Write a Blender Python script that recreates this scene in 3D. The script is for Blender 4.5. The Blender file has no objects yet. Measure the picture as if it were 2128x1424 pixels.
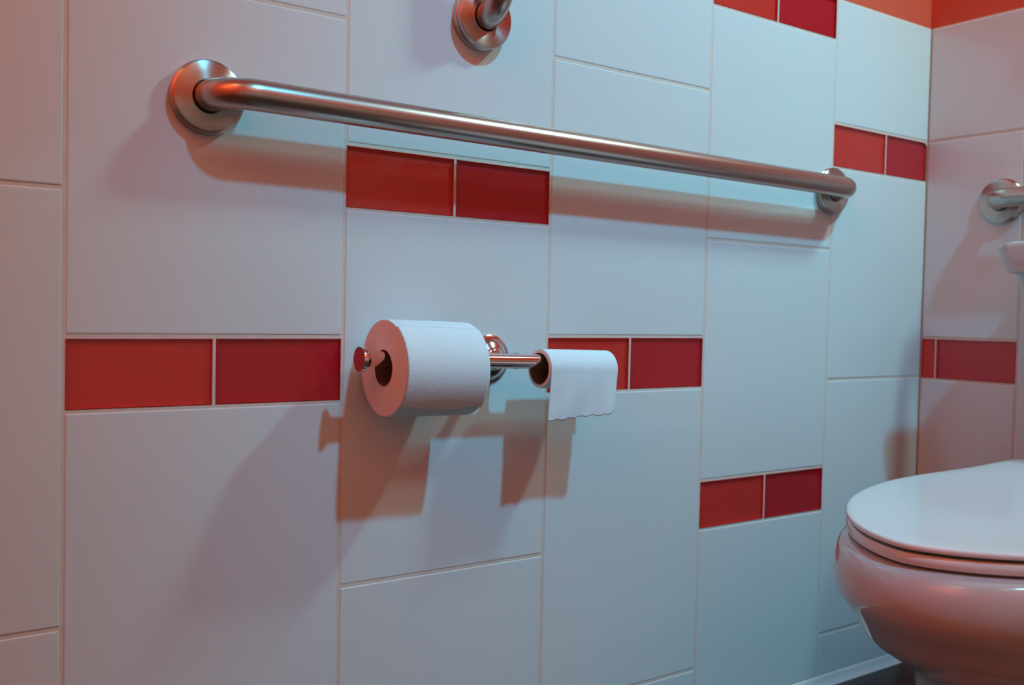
import bpy, bmesh, math, random
from mathutils import Vector, Matrix
random.seed(4)
I = 0.0254                     # scene laid out in inches above / along the main tiled wall
Z0 = 23.95                     # floor lies this far under the red stripe's top edge
def P(x, y, z): return Vector((x * I, y * I, (z + Z0) * I))
col = bpy.context.scene.collection
sc = bpy.context.scene

# ------------------------------------------------------------------ camera
cd = bpy.data.cameras.new('camera'); cam = bpy.data.objects.new('camera', cd); col.objects.link(cam)
yaw, pitch, roll = math.radians(35.60347573), math.radians(-1.8231098), math.radians(1.23486397)
fw = Vector((math.sin(yaw) * math.cos(pitch), math.cos(yaw) * math.cos(pitch), math.sin(pitch)))
r0 = Vector((math.cos(yaw), -math.sin(yaw), 0)); u0 = r0.cross(fw)
rr = r0 * math.cos(roll) + u0 * math.sin(roll); uu = -r0 * math.sin(roll) + u0 * math.cos(roll)
M = Matrix((rr, uu, -fw)).transposed().to_4x4()
M.translation = P(-8.02133, -41.49962, 1.35112)
cam.matrix_world = M
cd.sensor_width = 23.6; cd.lens = 2030.932 / 2128 * 23.6; cd.clip_start = 0.02
cd.dof.use_dof = True; cd.dof.focus_distance = 1.10; cd.dof.aperture_fstop = 4.5
sc.camera = cam

# ------------------------------------------------------------------ world, lights, exposure
wd = bpy.data.worlds.new('world'); sc.world = wd; wd.use_nodes = True
wd.node_tree.nodes['Background'].inputs[0].default_value = (0, 0, 0, 1)
def spot(name, pos, target, power, colour, radius, angle=160, blend=1.0):
    l = bpy.data.lights.new(name, 'SPOT'); l.energy = power; l.color = colour
    l.shadow_soft_size = radius; l.spot_size = math.radians(angle); l.spot_blend = blend
    o = bpy.data.objects.new(name, l); col.objects.link(o); o.location = P(*pos)
    o.rotation_euler = (P(*target) - P(*pos)).to_track_quat('-Z', 'Y').to_euler()
    return o
LA = spot('ceiling_downlight', (27.5, -75, 94), (32, -8, 13), 222, (0.07, 0.67, 1.0), 0.06, 40)
LB = spot('wall_sconce', (57.6, -31, 55), (22, -8, -4), 27, (0.50, 0.97, 0.95), 0.05, 150)
LB2 = spot('wall_sconce', (57.6, -26, 54), (22, -8, -4), 16, (0.50, 0.97, 0.95), 0.05, 150)
LC = spot('bounce_fill_spot', (-30, -52, 90), (-72, -52, 72), 250, (1.0, 0.60, 0.28), 0.1, 150)  # added fill, no known fixture: washes wall_front so red light bounces back
LD = spot('bounce_fill_spot', (10, -66, 90), (10, -112, 66), 224, (0.45, 0.77, 0.62), 0.1, 150)  # second added fill out of view: washes wall_right to lift the ambient bounce
sc.view_settings.view_transform = 'Standard'; sc.view_settings.look = 'None'
sc.view_settings.exposure = 0.0; sc.view_settings.gamma = 1.0; sc.view_settings.use_curve_mapping = False

# ------------------------------------------------------------------ materials
def mat(name, base, rough=0.5, metal=0.0, spec=0.5, coat=0.0, noise=None, bump=None, aniso=0.0, tangent=None):
    m = bpy.data.materials.new(name); m.use_nodes = True
    nt = m.node_tree; b = nt.nodes['Principled BSDF']
    b.inputs['Base Color'].default_value = (*base, 1); b.inputs['Roughness'].default_value = rough
    b.inputs['Metallic'].default_value = metal; b.inputs['Specular IOR Level'].default_value = spec
    b.inputs['Coat Weight'].default_value = coat; b.inputs['Coat Roughness'].default_value = 0.03
    tc = nt.nodes.new('ShaderNodeTexCoord')
    if noise:                                    # (scale, amount): slight unevenness of the colour itself
        n = nt.nodes.new('ShaderNodeTexNoise'); n.inputs['Scale'].default_value = noise[0]; n.inputs['Detail'].default_value = 4
        nt.links.new(tc.outputs['Object'], n.inputs['Vector'])
        mx = nt.nodes.new('ShaderNodeMix'); mx.data_type = 'RGBA'
        mx.inputs[6].default_value = (*[c * (1 - noise[1]) for c in base], 1)
        mx.inputs[7].default_value = (*[min(1, c * (1 + noise[1])) for c in base], 1)
        nt.links.new(n.outputs['Fac'], mx.inputs[0]); nt.links.new(mx.outputs[2], b.inputs['Base Color'])
    if bump:                                     # (kind, scale, strength, distance)
        if bump[0] == 'voronoi':
            n = nt.nodes.new('ShaderNodeTexVoronoi'); out = 'Distance'
        else:
            n = nt.nodes.new('ShaderNodeTexNoise'); out = 'Fac'; n.inputs['Detail'].default_value = 3
        n.inputs['Scale'].default_value = bump[1]
        nt.links.new(tc.outputs['Object'], n.inputs['Vector'])
        bp = nt.nodes.new('ShaderNodeBump'); bp.inputs['Strength'].default_value = bump[2]; bp.inputs['Distance'].default_value = bump[3]
        nt.links.new(n.outputs[out], bp.inputs['Height']); nt.links.new(bp.outputs['Normal'], b.inputs['Normal'])
    if aniso:
        b.inputs['Anisotropic'].default_value = aniso
        if tangent:
            t = nt.nodes.new('ShaderNodeTangent'); t.direction_type = 'RADIAL'; t.axis = tangent
            nt.links.new(t.outputs['Tangent'], b.inputs['Tangent']); b.inputs['Anisotropic Rotation'].default_value = 0.25
    return m
WHITE = mat('white_glazed_tile', (0.64, 0.72, 0.74), 0.10, noise=(2.0, 0.015), bump=('noise', 9.0, 0.05, 0.004))
GROUT = mat('cream_grout', (0.66, 0.60, 0.53), 0.9, noise=(60, 0.12), bump=('noise', 700, 0.5, 0.0006))
ORANGE = mat('orange_red_glass_back', (0.66, 0.036, 0.026), 0.35, noise=(25, 0.06))
CRIMSON = mat('crimson_glass_back', (0.52, 0.010, 0.022), 0.35, noise=(25, 0.06))
PAINT = mat('orange_red_paint', (0.64, 0.095, 0.052), 0.55, noise=(8, 0.03), bump=('noise', 250, 0.12, 0.001))
CEIL = mat('white_ceiling_paint', (0.75, 0.73, 0.7), 0.8, noise=(8, 0.03))
FLOORT = mat('dark_slate_floor_tile', (0.035, 0.03, 0.028), 0.32, noise=(14, 0.5), bump=('noise', 40, 0.2, 0.002))
FGROUT = mat('dark_floor_grout', (0.05, 0.045, 0.04), 0.9, noise=(60, 0.2))
STEEL = mat('satin_stainless_tube', (0.52, 0.44, 0.40), 0.29, 1.0, noise=(300, 0.05))
STEELF = mat('brushed_stainless_flange', (0.52, 0.47, 0.43), 0.30, 1.0, aniso=0.88, tangent='Z')
CHROME = mat('polished_chrome', (0.82, 0.81, 0.80), 0.11, 1.0)
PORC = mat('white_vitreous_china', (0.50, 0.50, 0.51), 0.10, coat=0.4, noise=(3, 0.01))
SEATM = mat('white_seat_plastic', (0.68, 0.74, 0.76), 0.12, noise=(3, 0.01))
PAPER = mat('embossed_tissue_paper', (0.70, 0.87, 0.93), 0.95, spec=0.1, noise=(40, 0.02), bump=('noise', 800, 0.8, 0.0008))
PAPERS = mat('paper_roll_end', (0.84, 0.80, 0.78), 0.95, spec=0.1, noise=(200, 0.03))
CARD = mat('brown_cardboard_core', (0.20, 0.12, 0.07), 0.9, noise=(120, 0.12))
CAULK = mat('white_cove_trim', (0.68, 0.69, 0.69), 0.2, noise=(20, 0.05))
# clear face of the glass tiles: fresnel gloss over a clear pane
PANE = bpy.data.materials.new('clear_glass_face'); PANE.use_nodes = True
nt = PANE.node_tree; nt.nodes.clear()
o_ = nt.nodes.new('ShaderNodeOutputMaterial'); mx_ = nt.nodes.new('ShaderNodeMixShader'); fr_ = nt.nodes.new('ShaderNodeFresnel')
tr_ = nt.nodes.new('ShaderNodeBsdfTransparent'); gl_ = nt.nodes.new('ShaderNodeBsdfGlossy'); gl_.inputs['Roughness'].default_value = 0.04
ge_ = nt.nodes.new('ShaderNodeNewGeometry'); mi_ = nt.nodes.new('ShaderNodeMix'); mi_.data_type = 'FLOAT'
mi_.inputs[2].default_value = 1.45; mi_.inputs[3].default_value = 1 / 1.45          # thin pane: the same on both sides
nt.links.new(ge_.outputs['Backfacing'], mi_.inputs[0]); nt.links.new(mi_.outputs[0], fr_.inputs['IOR']); tr_.inputs['Color'].default_value = (0.97, 0.95, 0.95, 1)
nt.links.new(fr_.outputs[0], mx_.inputs[0]); nt.links.new(tr_.outputs[0], mx_.inputs[1]); nt.links.new(gl_.outputs[0], mx_.inputs[2]); nt.links.new(mx_.outputs[0], o_.inputs['Surface'])

# ------------------------------------------------------------------ helpers
def link(name, me, parent=None, loc=None, rot=None):
    o = bpy.data.objects.new(name, me); col.objects.link(o)
    if parent: o.parent = parent
    if loc is not None: o.location = loc
    if rot is not None: o.rotation_euler = rot
    return o
def mesh(name, verts, faces, mats, smooth=False, fm=None):
    me = bpy.data.meshes.new(name); me.from_pydata([tuple(v) for v in verts], [], faces)
    for m in (mats if isinstance(mats, (list, tuple)) else [mats]): me.materials.append(m)
    if fm: me.polygons.foreach_set('material_index', fm)
    if smooth is not False:
        me.polygons.foreach_set('use_smooth', [True] * len(me.polygons))
        if smooth is not True: me.set_sharp_from_angle(angle=math.radians(smooth))
    bm = bmesh.new(); bm.from_mesh(me); bmesh.ops.recalc_face_normals(bm, faces=bm.faces); bm.to_mesh(me); bm.free()
    me.update(); return me
def thing(name, loc, label, cat, rot=(0, 0, 0), group=None):
    o = bpy.data.objects.new(name, None); col.objects.link(o); o.location = loc; o.rotation_euler = rot
    o.empty_display_size = 0.05; o['label'] = label; o['category'] = cat
    if group: o['group'] = group
    return o
def structure(o): o['kind'] = 'structure'; return o
def boxmesh(name, a, b, m):
    x0, y0, z0 = a; x1, y1, z1 = b
    v = [(x, y, z) for z in (z0, z1) for y in (y0, y1) for x in (x0, x1)]
    return mesh(name, v, [(0, 1, 3, 2), (4, 6, 7, 5), (0, 4, 5, 1), (2, 3, 7, 6), (0, 2, 6, 4), (1, 5, 7, 3)], m)
def box(name, a, b, m, parent=None):                                  # a, b in layout inches
    A, B = P(*a), P(*b); c = (A + B) / 2
    return link(name, boxmesh(name, A - c, B - c, m), parent, c - (parent.location if parent else Vector()))
def rings_mesh(name, rings, m, cap0=True, cap1=True, smooth=True, fm=None):
    n = len(rings[0]); v = [p for r in rings for p in r]; f = []
    for k in range(len(rings) - 1):
        for i in range(n):
            j = (i + 1) % n; f.append((k * n + i, k * n + j, (k + 1) * n + j, (k + 1) * n + i))
    if cap0: f.append(tuple(range(n))[::-1])
    if cap1: f.append(tuple(range((len(rings) - 1) * n, len(rings) * n)))
    return mesh(name, v, f, m, smooth, fm)
def lathe(name, prof, m, seg=64, smooth=35):                            # profile of (radius, z) inches, local Z axis
    rings = [[(r * I * math.cos(2 * math.pi * i / seg), r * I * math.sin(2 * math.pi * i / seg), z * I) for i in range(seg)] for r, z in prof]
    return rings_mesh(name, rings, m, True, True, smooth)
def sweep(name, pts, rad, m, seg=40):
    rings = []; prev = None; n = len(pts)
    for k, p in enumerate(pts):
        t = (pts[min(k + 1, n - 1)] - pts[max(k - 1, 0)]).normalized()
        if prev is None:
            a = Vector((0, 0, 1)) if abs(t.z) < .9 else Vector((1, 0, 0)); a = (a - t * a.dot(t)).normalized()
        else: a = (prev - t * prev.dot(t)).normalized()
        prev = a; b = t.cross(a)
        rings.append([p + (a * math.cos(2 * math.pi * i / seg) + b * math.sin(2 * math.pi * i / seg)) * rad for i in range(seg)])
    return rings_mesh(name, rings, m, True, True, 40)

# ------------------------------------------------------------------ the room
XL, XR, YN, TOP, CEILZ = -72.0, 59.2, -112.0, 22.86, 98.0
FL = -Z0
# wall_left carries the grab bar and the paper holder; wall_back is behind the toilet
wl = structure(box('wall_left', (XL, 0.25, FL), (XR + 0.6, 4.0, CEILZ), PAINT))
wb = structure(box('wall_back', (XR + 0.25, YN, FL), (XR + 4.0, 0.25, CEILZ), PAINT))
wr = structure(box('wall_right', (XL, YN - 4, FL), (XR + 4, YN, CEILZ), PAINT))
structure(box('wall_front', (XL - 4, YN - 4, FL), (XL, 4, CEILZ), PAINT))
structure(box('ceiling', (XL - 4, YN - 4, CEILZ), (XR + 4, 4, CEILZ + 4), CEIL))
fl = structure(box('floor', (XL - 4, YN - 4, FL - 4), (XR + 4, 4, FL - 0.05), FGROUT))

def tilemesh(w, h, r=0.075, t=0.24):
    # local: front face on y=0 looking to -y, centre at origin; softly rounded arris
    rings = []
    for ins, d in ((0, t), (0, r), (r * .13, r * .5), (r * .45, r * .14), (r, 0)):
        a, b = w / 2 - ins, h / 2 - ins
        rings.append([(-a * I, d * I, -b * I), (a * I, d * I, -b * I), (a * I, d * I, b * I), (-a * I, d * I, b * I)])
    return rings_mesh('tile', rings, WHITE, False, True, False)
def glassmesh(w, h, back, corner=0.0, d=0.17, t=0.24):
    # coloured tray seen through the clear glass face; the sides of the glass carry the colour too
    def outline(a, b, y):
        pts = [(-a, -b), (a, -b)]
        if corner:
            for k in range(7):
                q = math.pi / 2 * k / 6; pts.append((a - corner + corner * math.cos(q), b - corner + corner * math.sin(q)))
        else: pts.append((a, b))
        pts.append((-a, b))
        return [(x * I, y * I, z * I) for x, z in pts]
    a, b = w / 2, h / 2; L = 0.03
    rings = [outline(a, b, t), outline(a, b, 0.015), outline(a - L, b - L, 0.0), outline(a - L, b - L, d)]
    n = len(rings[0]); v = [p for r in rings for p in r]; f = []; fm = []
    for k in range(3):
        for i in range(n):
            j = (i + 1) % n; f.append((k * n + i, k * n + j, (k + 1) * n + j, (k + 1) * n + i)); fm.append(0)
    f.append(tuple(range(3 * n, 4 * n))); fm.append(0)
    me = mesh('glass_tile', v, f, [back, PANE], False, fm)
    bm = bmesh.new(); bm.from_mesh(me)
    bm.faces.ensure_lookup_table(); bm.verts.ensure_lookup_table()
    pv = [bm.verts.new((p[0], 0.004 * I, p[2])) for p in outline(a - L, b - L, 0)]
    fc = bm.faces.new(pv); fc.material_index = 1; fc.normal_update()
    if fc.normal.y > 0: fc.normal_flip()
    bm.to_mesh(me); bm.free()
    return me
cache = {}
grout_q = {'x': [], 'y': []}
J = 0.15                                                               # grout joint
def place(wall, axis, u0, u1, z0, z1, kind, corner=0.0):
    w, h = round(u1 - u0 - J, 3), round(z1 - z0 - J, 3)
    if w <= .2 or h <= .2: return
    key = (w, h, kind, corner)
    if key not in cache:
        cache[key] = tilemesh(w, h) if kind == 'w' else glassmesh(w, h, ORANGE if kind == 'o' else CRIMSON, corner)
    uc, zc = (u0 + u1) / 2, (z0 + z1) / 2
    g = J / 2 + 0.02
    for q in ((u0, u1, z0, z0 + g), (u0, u1, z1 - g, z1), (u0, u0 + g, z0 + g, z1 - g), (u1 - g, u1, z0 + g, z1 - g)): grout_q[axis].append(q)
    jig = 0.0012
    if axis == 'x':
        o = link('tile' if kind == 'w' else 'glass_tile', cache[key], wall, P(uc, 0, zc) - wall.location, (random.uniform(-jig, jig), 0, random.uniform(-jig, jig)))
    else:                                                              # back wall: front face looks to -x, u runs along -y
        o = link('tile' if kind == 'w' else 'glass_tile', cache[key], wall, P(XR, -uc, zc) - wall.location, (0, 0, -math.pi / 2 + random.uniform(-jig, jig)))
def column(wall, axis, u0, u1, seams, split=None, corner=0.0):
    # seams from top to bottom; a pair (z_top, z_bottom) is a band of two red glass tiles
    z = TOP; first = True
    for s in seams + [FL + 0.62]:
        if isinstance(s, tuple):
            if z - s[0] > .3: place(wall, axis, u0, u1, s[0], z, 'w')
            um = (u0 + u1) / 2 if split is None else split
            place(wall, axis, u0, um, s[1], s[0], 'o')
            place(wall, axis, um, u1, s[1], s[0], 'c', corner)
            z = s[1]
        else:
            place(wall, axis, u0, u1, s, z, 'w'); z = s
W = 12.008
A_ = [14.65, (0.0, -3.0), -20.6]
B_ = [(8.95, 5.96), -11.74]
C_ = [14.91, (0.06, -3.02), -20.37]
D_ = [(TOP, 20.08), 6.0, (-8.76, -11.76)]
E_ = [(14.54, 11.58), -2.85, -20.38]
column(wl, 'x', -W, 0, [5.82, -11.62])
for k, s in enumerate((A_, B_, C_, D_)): column(wl, 'x', k * W, (k + 1) * W, s)
column(wl, 'x', 4 * W, XR, E_, split=4 * W + 6.0, corner=0.42)
for k, s in enumerate((E_, D_, C_, B_, A_)): column(wl, 'x', -(k + 2) * W, -(k + 1) * W, s)
YB = 7.16
column(wb, 'y', 0, YB, [14.54, (0.06, -2.96), -20.4], split=1.18)
for k, s in enumerate((D_, E_, A_, B_, C_, D_, E_, A_)): column(wb, 'y', YB + k * W, YB + (k + 1) * W, s)
for wall, axis in ((wl, 'x'), (wb, 'y')):                                # grout fills the joints just under the tile faces
    v = []; f = []
    for a, b, c, d in grout_q[axis]:
        k = len(v)
        v += [(P(u, 0.035, z) if axis == 'x' else P(XR + 0.035, -u, z)) - wall.location for u, z in ((a, c), (b, c), (b, d), (a, d))]
        f.append((k, k + 1, k + 2, k + 3))
    if axis == 'x':                                                      # grout fillet beside the tile with the rounded corner
        xe, ze = XR - J / 2, 14.54 - J / 2; k = len(v); rc = 0.42
        arcp = [(xe - rc + rc * math.cos(math.pi / 2 * i / 6), ze - rc + rc * math.sin(math.pi / 2 * i / 6)) for i in range(7)]
        v += [P(u, 0.012, z) - wall.location for u, z in [(xe, ze)] + arcp]
        f += [(k, k + i + 1, k + i + 2) for i in range(6)]
    link('grout', mesh('grout', v, f, GROUT), wall)
box('mortar_bed', (XL, 0.238, FL + .5), (XR + 0.1, 0.3, TOP + 0.02), GROUT, wl)
box('mortar_bed', (XR + 0.238, YN, FL + .5), (XR + 0.3, 0.06, TOP + 0.02), GROUT, wb)
box('wainscot', (XL, YN - .05, FL), (XR, YN + 0.3, TOP), WHITE, wr)
# cove strip between the wall tiles and the floor
def cove(name, axis, a, b):
    prof = [(0.1, 0.66), (-0.05, 0.66), (-0.11, 0.60), (-0.15, 0.42), (-0.25, 0.22), (-0.42, 0.07), (-0.52, -0.02), (0.1, -0.02)]
    rings = []
    for u in (a, b):
        rings.append([P(u, d, FL + z) if axis == 'x' else P(XR + d, u, FL + z) for d, z in prof])
    o = link(name, rings_mesh(name, rings, CAULK, True, True, 50)); return structure(o)
cove('baseboard_left', 'x', XL, XR)
cove('baseboard_back', 'y', 0, YN)
# slate floor tiles
fm_ = {}
x = XR - 12 * 11
ft = None
for i in range(11):
    for j in range(10):
        y1 = -j * 12.0; y0 = max(YN, y1 - 12.0)
        key = round(y1 - y0, 2)
        if key not in fm_:
            w2, h2 = 12 / 2 - .08, key / 2 - .08; rg = []
            for ins, z in ((0, -.2), (0, -.04), (.05, 0)):
                rg.append([((sx * (w2 - ins)) * I, (sy * (h2 - ins)) * I, z * I) for sx, sy in ((-1, -1), (1, -1), (1, 1), (-1, 1))])
            fm_[key] = rings_mesh('floor_tile', rg, FLOORT, False, True, False)
        xx = XR - 12 * i - 6
        if xx - 6 < XL: continue
        link('floor_tile', fm_[key], fl, P(xx, (y0 + y1) / 2, FL) - fl.location)

# ------------------------------------------------------------------ toilet
YC = -19.0
def plane(x): return -7.6 + 0.03 * (x - 27)
def interp(xs, ys, x):
    # monotone-ish cubic (Catmull-Rom) interpolation
    k = 0
    while k < len(xs) - 2 and x > xs[k + 1]: k += 1
    x0, x1 = xs[k], xs[k + 1]; t = (x - x0) / (x1 - x0)
    def tang(i):
        if i == 0: return (ys[1] - ys[0]) / (xs[1] - xs[0])
        if i == len(xs) - 1: return (ys[-1] - ys[-2]) / (xs[-1] - xs[-2])
        return (ys[i + 1] - ys[i - 1]) / (xs[i + 1] - xs[i - 1])
    h = x1 - x0; m0, m1 = tang(k) * h, tang(k + 1) * h
    return (2*t**3-3*t*t+1)*ys[k] + (t**3-2*t*t+t)*m0 + (-2*t**3+3*t*t)*ys[k+1] + (t**3-t*t)*m1
LX = [0, 3.4, 6.6, 9.8, 12.8, 15.9, 18.7, 20.8, 24.0]; LH2 = [0, 4.75, 6.65, 7.75, 8.15, 8.0, 7.65, 7.6, 7.6]
def half(x):                                                             # half width of the lid at distance x behind its tip
    if x < 12.8: return 8.15 * max(0, 1 - ((12.8 - x) / 12.8) ** 2) ** 0.61
    t = min(1, (x - 12.8) / 7.0); return 8.15 - 0.55 * t * t * (3 - 2 * t)
def lid_outline(tip=27.6, back=51.2, grow=0.0):
    xs = [3.4 * (k / 16) ** 2 for k in range(17)] + [3.4 + (back - tip - 3.4) * k / 26 for k in range(1, 27)]
    side = [(tip + x, half(x)) for x in xs]
    # round the two rear corners
    side = side[:-1] + [(back - .45, side[-1][1]), (back - .13, side[-1][1] - .13), (back, side[-1][1] - .45)]
    pts = [(x, YC + h) for x, h in side] + [(x, YC - h) for x, h in reversed(side[1:])]
    if grow:
        n = len(pts); out = []
        for i in range(n):
            a, b = Vector(pts[i - 1]), Vector(pts[(i + 1) % n]); t = (b - a).normalized(); nrm = Vector((-t.y, t.x))
            c = Vector(pts[i]) + nrm * grow; out.append((c.x, c.y))
        return out
    return pts
toilet = thing('toilet', P(45, YC, FL), 'white china toilet with closed glossy lid standing in the corner', 'toilet')
def tpart(name, rings, m, smooth=40, parent=None):
    c = toilet.location
    return link(name, rings_mesh(name, [[Vector(p) - c for p in r] for r in rings], m, True, True, smooth), parent or toilet)
def slab_rings(base, zf, spec):
    # spec of (scale-inset, height); insets move points towards the centre line
    out = []; cx, cy = 40.0, YC
    for s, z in spec:
        r = []
        for x, y in base:
            d = math.hypot(x - cx, y - cy) or 1; k = (d - s) / d if s < 1.5 else (1 - s / 10.0)
            r.append(P(cx + (x - cx) * k, cy + (y - cy) * k, zf(x if s < 1.5 else cx + (x - cx) * k) + z))
        out.append(r)
    return out
base = lid_outline()
tpart('lid', slab_rings(base, plane, [(0.5, -.29), (.10, -.28), (.02, -.23), (0, -.15), (.03, -.06), (.10, -.015), (.3, .01), (1.2, .04), (4.0, .08), (7.0, .10), (9.5, .10)]), SEATM)
tpart('seat', slab_rings(base, plane, [(0.6, -.92), (.2, -.91), (.08, -.85), (.03, -.70), (.06, -.52), (.16, -.42), (.6, -.40)]), SEATM)
for s in (-1, 1):                                                        # hinge blocks behind the lid
    hp = [[P(51.3 + a * .9 * math.cos(t) ** 1, YC + s * 3 + a * .9 * math.sin(t), z) for t in [2 * math.pi * i / 20 for i in range(20)]] for a, z in ((1, -8.6), (1, -7.2), (.85, -7.0))]
    tpart('hinge', hp, SEATM)
def sect(z, s, xb, xf=None, h=None, N=96, tilt=0.0):
    # egg-shaped level of the bowl: front half is an ellipse about x = 41, the rear is squarer
    xm = 41.0; xf = xm - 14.0 * s if xf is None else xf; h = 8.0 * s if h is None else h; r = []
    for i in range(N):
        t = 2 * math.pi * i / N; c, q = math.cos(t), math.sin(t)
        ax, e = ((xm - xf), 2.0) if c < 0 else ((xb - xm), 3.0)
        X = xm + math.copysign(abs(c) ** (2 / e), c) * ax; Y = YC + math.copysign(abs(q) ** (2 / e), q) * h
        r.append(P(X, Y, z + tilt * .03 * (X - 27)))
    return r
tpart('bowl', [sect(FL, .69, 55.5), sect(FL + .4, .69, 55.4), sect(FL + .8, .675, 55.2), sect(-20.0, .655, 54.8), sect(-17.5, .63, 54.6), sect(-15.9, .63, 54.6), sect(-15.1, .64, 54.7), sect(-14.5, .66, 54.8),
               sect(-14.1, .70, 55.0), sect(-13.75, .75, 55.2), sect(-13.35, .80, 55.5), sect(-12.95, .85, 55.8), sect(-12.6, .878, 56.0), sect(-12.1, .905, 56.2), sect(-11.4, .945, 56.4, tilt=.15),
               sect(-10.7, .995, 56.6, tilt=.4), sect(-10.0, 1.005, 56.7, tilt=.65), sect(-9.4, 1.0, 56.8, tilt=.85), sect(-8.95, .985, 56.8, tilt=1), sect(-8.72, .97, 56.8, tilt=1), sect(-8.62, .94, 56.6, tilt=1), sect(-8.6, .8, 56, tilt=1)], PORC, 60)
def rrect(z, x0, x1, h, rad, N=8):
    r = []
    for cx, cy, a0 in ((x1 - rad, YC + h - rad, 0), (x0 + rad, YC + h - rad, 90), (x0 + rad, YC - h + rad, 180), (x1 - rad, YC - h + rad, 270)):
        for k in range(N + 1):
            t = math.radians(a0 + 90 * k / N); r.append(P(cx + rad * math.cos(t), cy + rad * math.sin(t), z))
    return r
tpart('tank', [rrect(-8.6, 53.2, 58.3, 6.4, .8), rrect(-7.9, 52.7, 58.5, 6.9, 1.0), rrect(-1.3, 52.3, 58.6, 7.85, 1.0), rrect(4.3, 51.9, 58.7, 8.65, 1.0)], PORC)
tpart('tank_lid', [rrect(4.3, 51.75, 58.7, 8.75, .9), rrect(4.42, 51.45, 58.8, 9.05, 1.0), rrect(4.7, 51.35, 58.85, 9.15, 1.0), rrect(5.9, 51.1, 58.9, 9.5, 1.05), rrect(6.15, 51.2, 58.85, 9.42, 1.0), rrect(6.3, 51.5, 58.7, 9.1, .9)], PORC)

# ------------------------------------------------------------------ grab bars
def arc(c, a, b, rad, n=14):
    # quarter bend about c from direction a to direction b
    return [c + (a * math.cos(math.pi / 2 * k / n) + b * math.sin(math.pi / 2 * k / n)) * rad for k in range(n + 1)]
FLANGE = lathe('flange', [(0.70, -0.02), (1.50, -0.02), (1.555, 0.0), (1.56, 0.16), (1.50, 0.19), (1.48, 0.215), (1.53, 0.24), (1.555, 0.28), (1.55, 0.40), (1.50, 0.465), (1.40, 0.50), (1.0, 0.515), (0.735, 0.52), (0.70, 0.49), (0.69, 0.1)], STEELF, 96)
FLANGE_T = lathe('flange', [(0.70, -0.02), (1.50, -0.02), (1.555, 0.0), (1.56, 0.34), (1.50, 0.38), (1.48, 0.41), (1.53, 0.44), (1.555, 0.49), (1.55, 0.64), (1.50, 0.715), (1.40, 0.75), (1.0, 0.765), (0.735, 0.77), (0.70, 0.74), (0.69, 0.1)], STEELF, 96)
def grab_bar(a, b, out, label, rad=0.655, off=2.05, bend=1.55, flange=None):
    # a, b: flange centres on the wall (layout inches); out: unit vector away from the wall
    a, b, out = P(*a), P(*b), Vector(out); d = (b - a).normalized(); t = thing('grab_bar', a, label, 'grab bar', group='stainless grab bars')
    del t['group']
    bd, of = bend * I, off * I
    pts = [a + out * 0.05 * I, a + out * (of - bd) * .5, a + out * (of - bd)]
    pts += arc(a + out * (of - bd) + d * bd, -d, out, bd)[1:]
    L = (b - a).length
    pts += [a + out * of + d * (bd + (L - 2 * bd) * k / 8) for k in range(1, 8)]
    pts += arc(b + out * (of - bd) - d * bd, out, d, bd)
    pts += [b + out * (of - bd) * .5, b + out * 0.05 * I]
    link('tube', sweep('tube', [p - a for p in pts], rad * I, STEEL), t)
    q = out.to_track_quat('Z', 'Y').to_euler()
    for c in (a, b): link('flange', flange or FLANGE, t, c - a, q)
    return t
grab_bar((5.5, 0, 10.08), (47.75, 0, 9.9), (0, -1, 0), 'long horizontal satin steel grab bar above the toilet paper holder')
grab_bar((19.2, 0, 15.93), (19.2, 0, 33.93), (0, -1, 0), 'vertical steel grab bar cut off by the top edge of the picture', flange=FLANGE_T)
grab_bar((XR, -5.85, 9.72), (XR, -41.85, 9.72), (-1, 0, 0), 'steel grab bar on the wall behind the toilet tank')

# ------------------------------------------------------------------ toilet paper holder (double, chrome)
D = -2.6
def barz(x): return -0.90 - 0.0235 * (x - 11.7)
X0, X1, XP = 11.68, 26.1, 20.2
hold = thing('toilet_paper_holder', P(XP, 0, barz(XP)), 'polished chrome double toilet paper holder with a round wall rosette', 'paper holder')
hc = hold.location
link('rosette', lathe('rosette', [(0.3, -0.02), (1.21, -0.02), (1.24, 0.03), (1.23, 0.12), (1.11, 0.2), (1.02, 0.22), (0.95, 0.3), (0.80, 0.42), (0.62, 0.5), (0.58, 0.53), (0.5, 0.62), (0.42, 0.66), (0.3, 0.66)], CHROME, 64), hold, (0, 0, 0), (math.pi / 2, 0, 0))
link('post', lathe('post', [(0.28, 0.6), (0.34, 0.62), (0.30, 0.75), (0.27, 1.0), (0.27, 1.9), (0.33, 2.05), (0.40, 2.2), (0.40, 2.5), (0.2, 2.6)], CHROME, 40), hold, (0, 0, 0), (math.pi / 2, 0, 0))
link('bar', sweep('bar', [P(X0 + (X1 - X0) * k / 8, D, barz(X0 + (X1 - X0) * k / 8)) - hc for k in range(9)], 0.365 * I, CHROME), hold)
tilt = math.atan(0.0235)
capm = lathe('end_cap', [(0.30, 0.34), (0.37, 0.30), (0.42, 0.2), (0.52, 0.13), (0.565, 0.08), (0.57, -0.08), (0.55, -0.12), (0.50, -0.125), (0.2, -0.125)], CHROME, 56)
link('end_cap', capm, hold, P(X0, D, barz(X0)) - hc, (0, math.pi / 2 + tilt, 0))
ec = link('end_cap', capm, hold, P(X1, D, barz(X1)) - hc, (0, -math.pi / 2 + tilt, 0)); ec.scale = (0.74, 0.74, 0.6)

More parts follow.
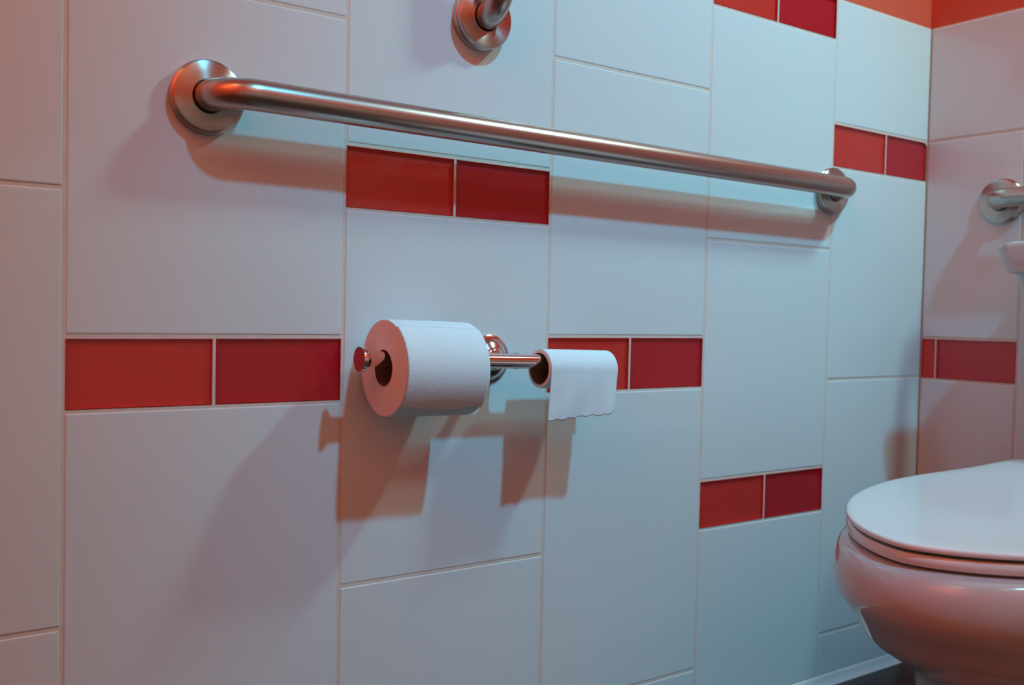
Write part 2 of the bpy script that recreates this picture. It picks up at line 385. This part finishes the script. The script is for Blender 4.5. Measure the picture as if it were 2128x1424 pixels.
# ------------------------------------------------------------------ toilet paper rolls
def ring_at(x, cy, cz, r, N=72, wob=0.0):
    return [P(x, cy + (r + wob * math.sin(5 * t + x)) * math.cos(t), cz + (r + wob * math.sin(5 * t + x)) * math.sin(t)) for t in [2 * math.pi * i / N for i in range(N)]]
def paper_roll(xa, xb, rad, hole, label):
    xm = (xa + xb) / 2; sag = hole - 0.365 - 0.05
    def cz(x): return barz(x) - sag
    t = thing('toilet_paper_roll', P(xm, D, cz(xm) - rad), label, 'paper roll', group=None); c = t.location
    rc = hole + 0.03
    prof = [(xa, rc), (xa, rad - .05), (xa + .012, rad - .015), (xa + .05, rad), ((3 * xa + xb) / 4, rad + .01), (xm, rad + .012), ((xa + 3 * xb) / 4, rad + .01), (xb - .05, rad), (xb - .012, rad - .015), (xb, rad - .05), (xb, rc)]
    rings = [[p - c for p in ring_at(x, D, cz(x), r)] for x, r in prof]
    fm = []
    for k in range(len(rings) - 1): fm += [1 if k in (0, len(rings) - 2) else 0] * 72
    link('paper', rings_mesh('paper', rings, [PAPER, PAPERS], False, False, 40, fm), t)
    cp = [(xa - .01, rc), (xb + .01, rc), (xb + .01, hole), (xa - .01, hole), (xa - .01, rc)]
    link('core', rings_mesh('core', [[p - c for p in ring_at(x, D, cz(x), r, 56)] for x, r in cp], CARD, False, False, 40), t)
    return t, c, cz
def sheet(t, c, pts_fn, nu, nv, name, thick=0.014):
    v = []; f = []
    for j in range(nv + 1):
        for i in range(nu + 1): v.append(pts_fn(i / nu, j / nv) - c)
    for j in range(nv):
        for i in range(nu):
            a = j * (nu + 1) + i; f.append((a, a + 1, a + nu + 2, a + nu + 1))
    me = mesh(name, v, f, PAPER, True); o = link(name, me, t)
    s = o.modifiers.new('thickness', 'SOLIDIFY'); s.thickness = thick * I; s.offset = 0
    return o
XA, XB = 12.78, 17.08
big, cb, czb = paper_roll(XA, XB, 2.19, 0.80, 'full roll of embossed white toilet paper on the holder')
def flap_big(u, v):
    # last sheet lying on the roll, ending under its front with a wavy edge
    x = XA + .02 + (XB - XA - .04) * u
    end = math.radians(-48 + 5 * math.sin(u * 3.1) * -1 + 1.6 * math.sin(u * 9))
    a = math.radians(60) + (end - math.radians(60)) * v
    r = 2.225 + 0.012 * math.sin(u * 14 + v * 4) * v + (0.06 * v ** 10)
    return P(x, D - r * math.cos(a), czb(x) + r * math.sin(a))
sheet(big, cb, flap_big, 40, 40, 'loose_sheet')
YA, YB2 = 21.54, 25.93
small, cs, czs = paper_roll(YA, YB2, 0.97, 0.77, 'nearly used up toilet paper roll with a torn sheet hanging down')
def hang(u, v):
    x = YA + .02 + (YB2 - YA - .04) * u
    R = 0.985
    if v < .45:
        a = math.radians(100 - 100 * v / .45); y = D - R * math.cos(a); z = czs(x) + R * math.sin(a)
    else:
        w = (v - .45) / .55
        drop = 2.42 + 0.10 * math.sin(u * 5 + 1.2) + 0.035 * math.sin(u * 37) + 0.02 * math.sin(u * 83) - (0.30 * max(0, (u - .80) / .20) ** 1.3)
        z = czs(x) - drop * w
        y = D - R + 0.10 * w * w + 0.03 * w * math.sin(u * 9 + w * 4) + .02 * w * math.sin(u * 21)
        y -= 0.16 * max(0, u - .72) / .28 * w ** 2
        x -= 0.22 * w * max(0, (u - .85) / .15) ** 1.5 + 0.10 * w * (1 - u)
    return P(x, y, z)
sheet(small, cs, hang, 60, 60, 'hanging_sheet')
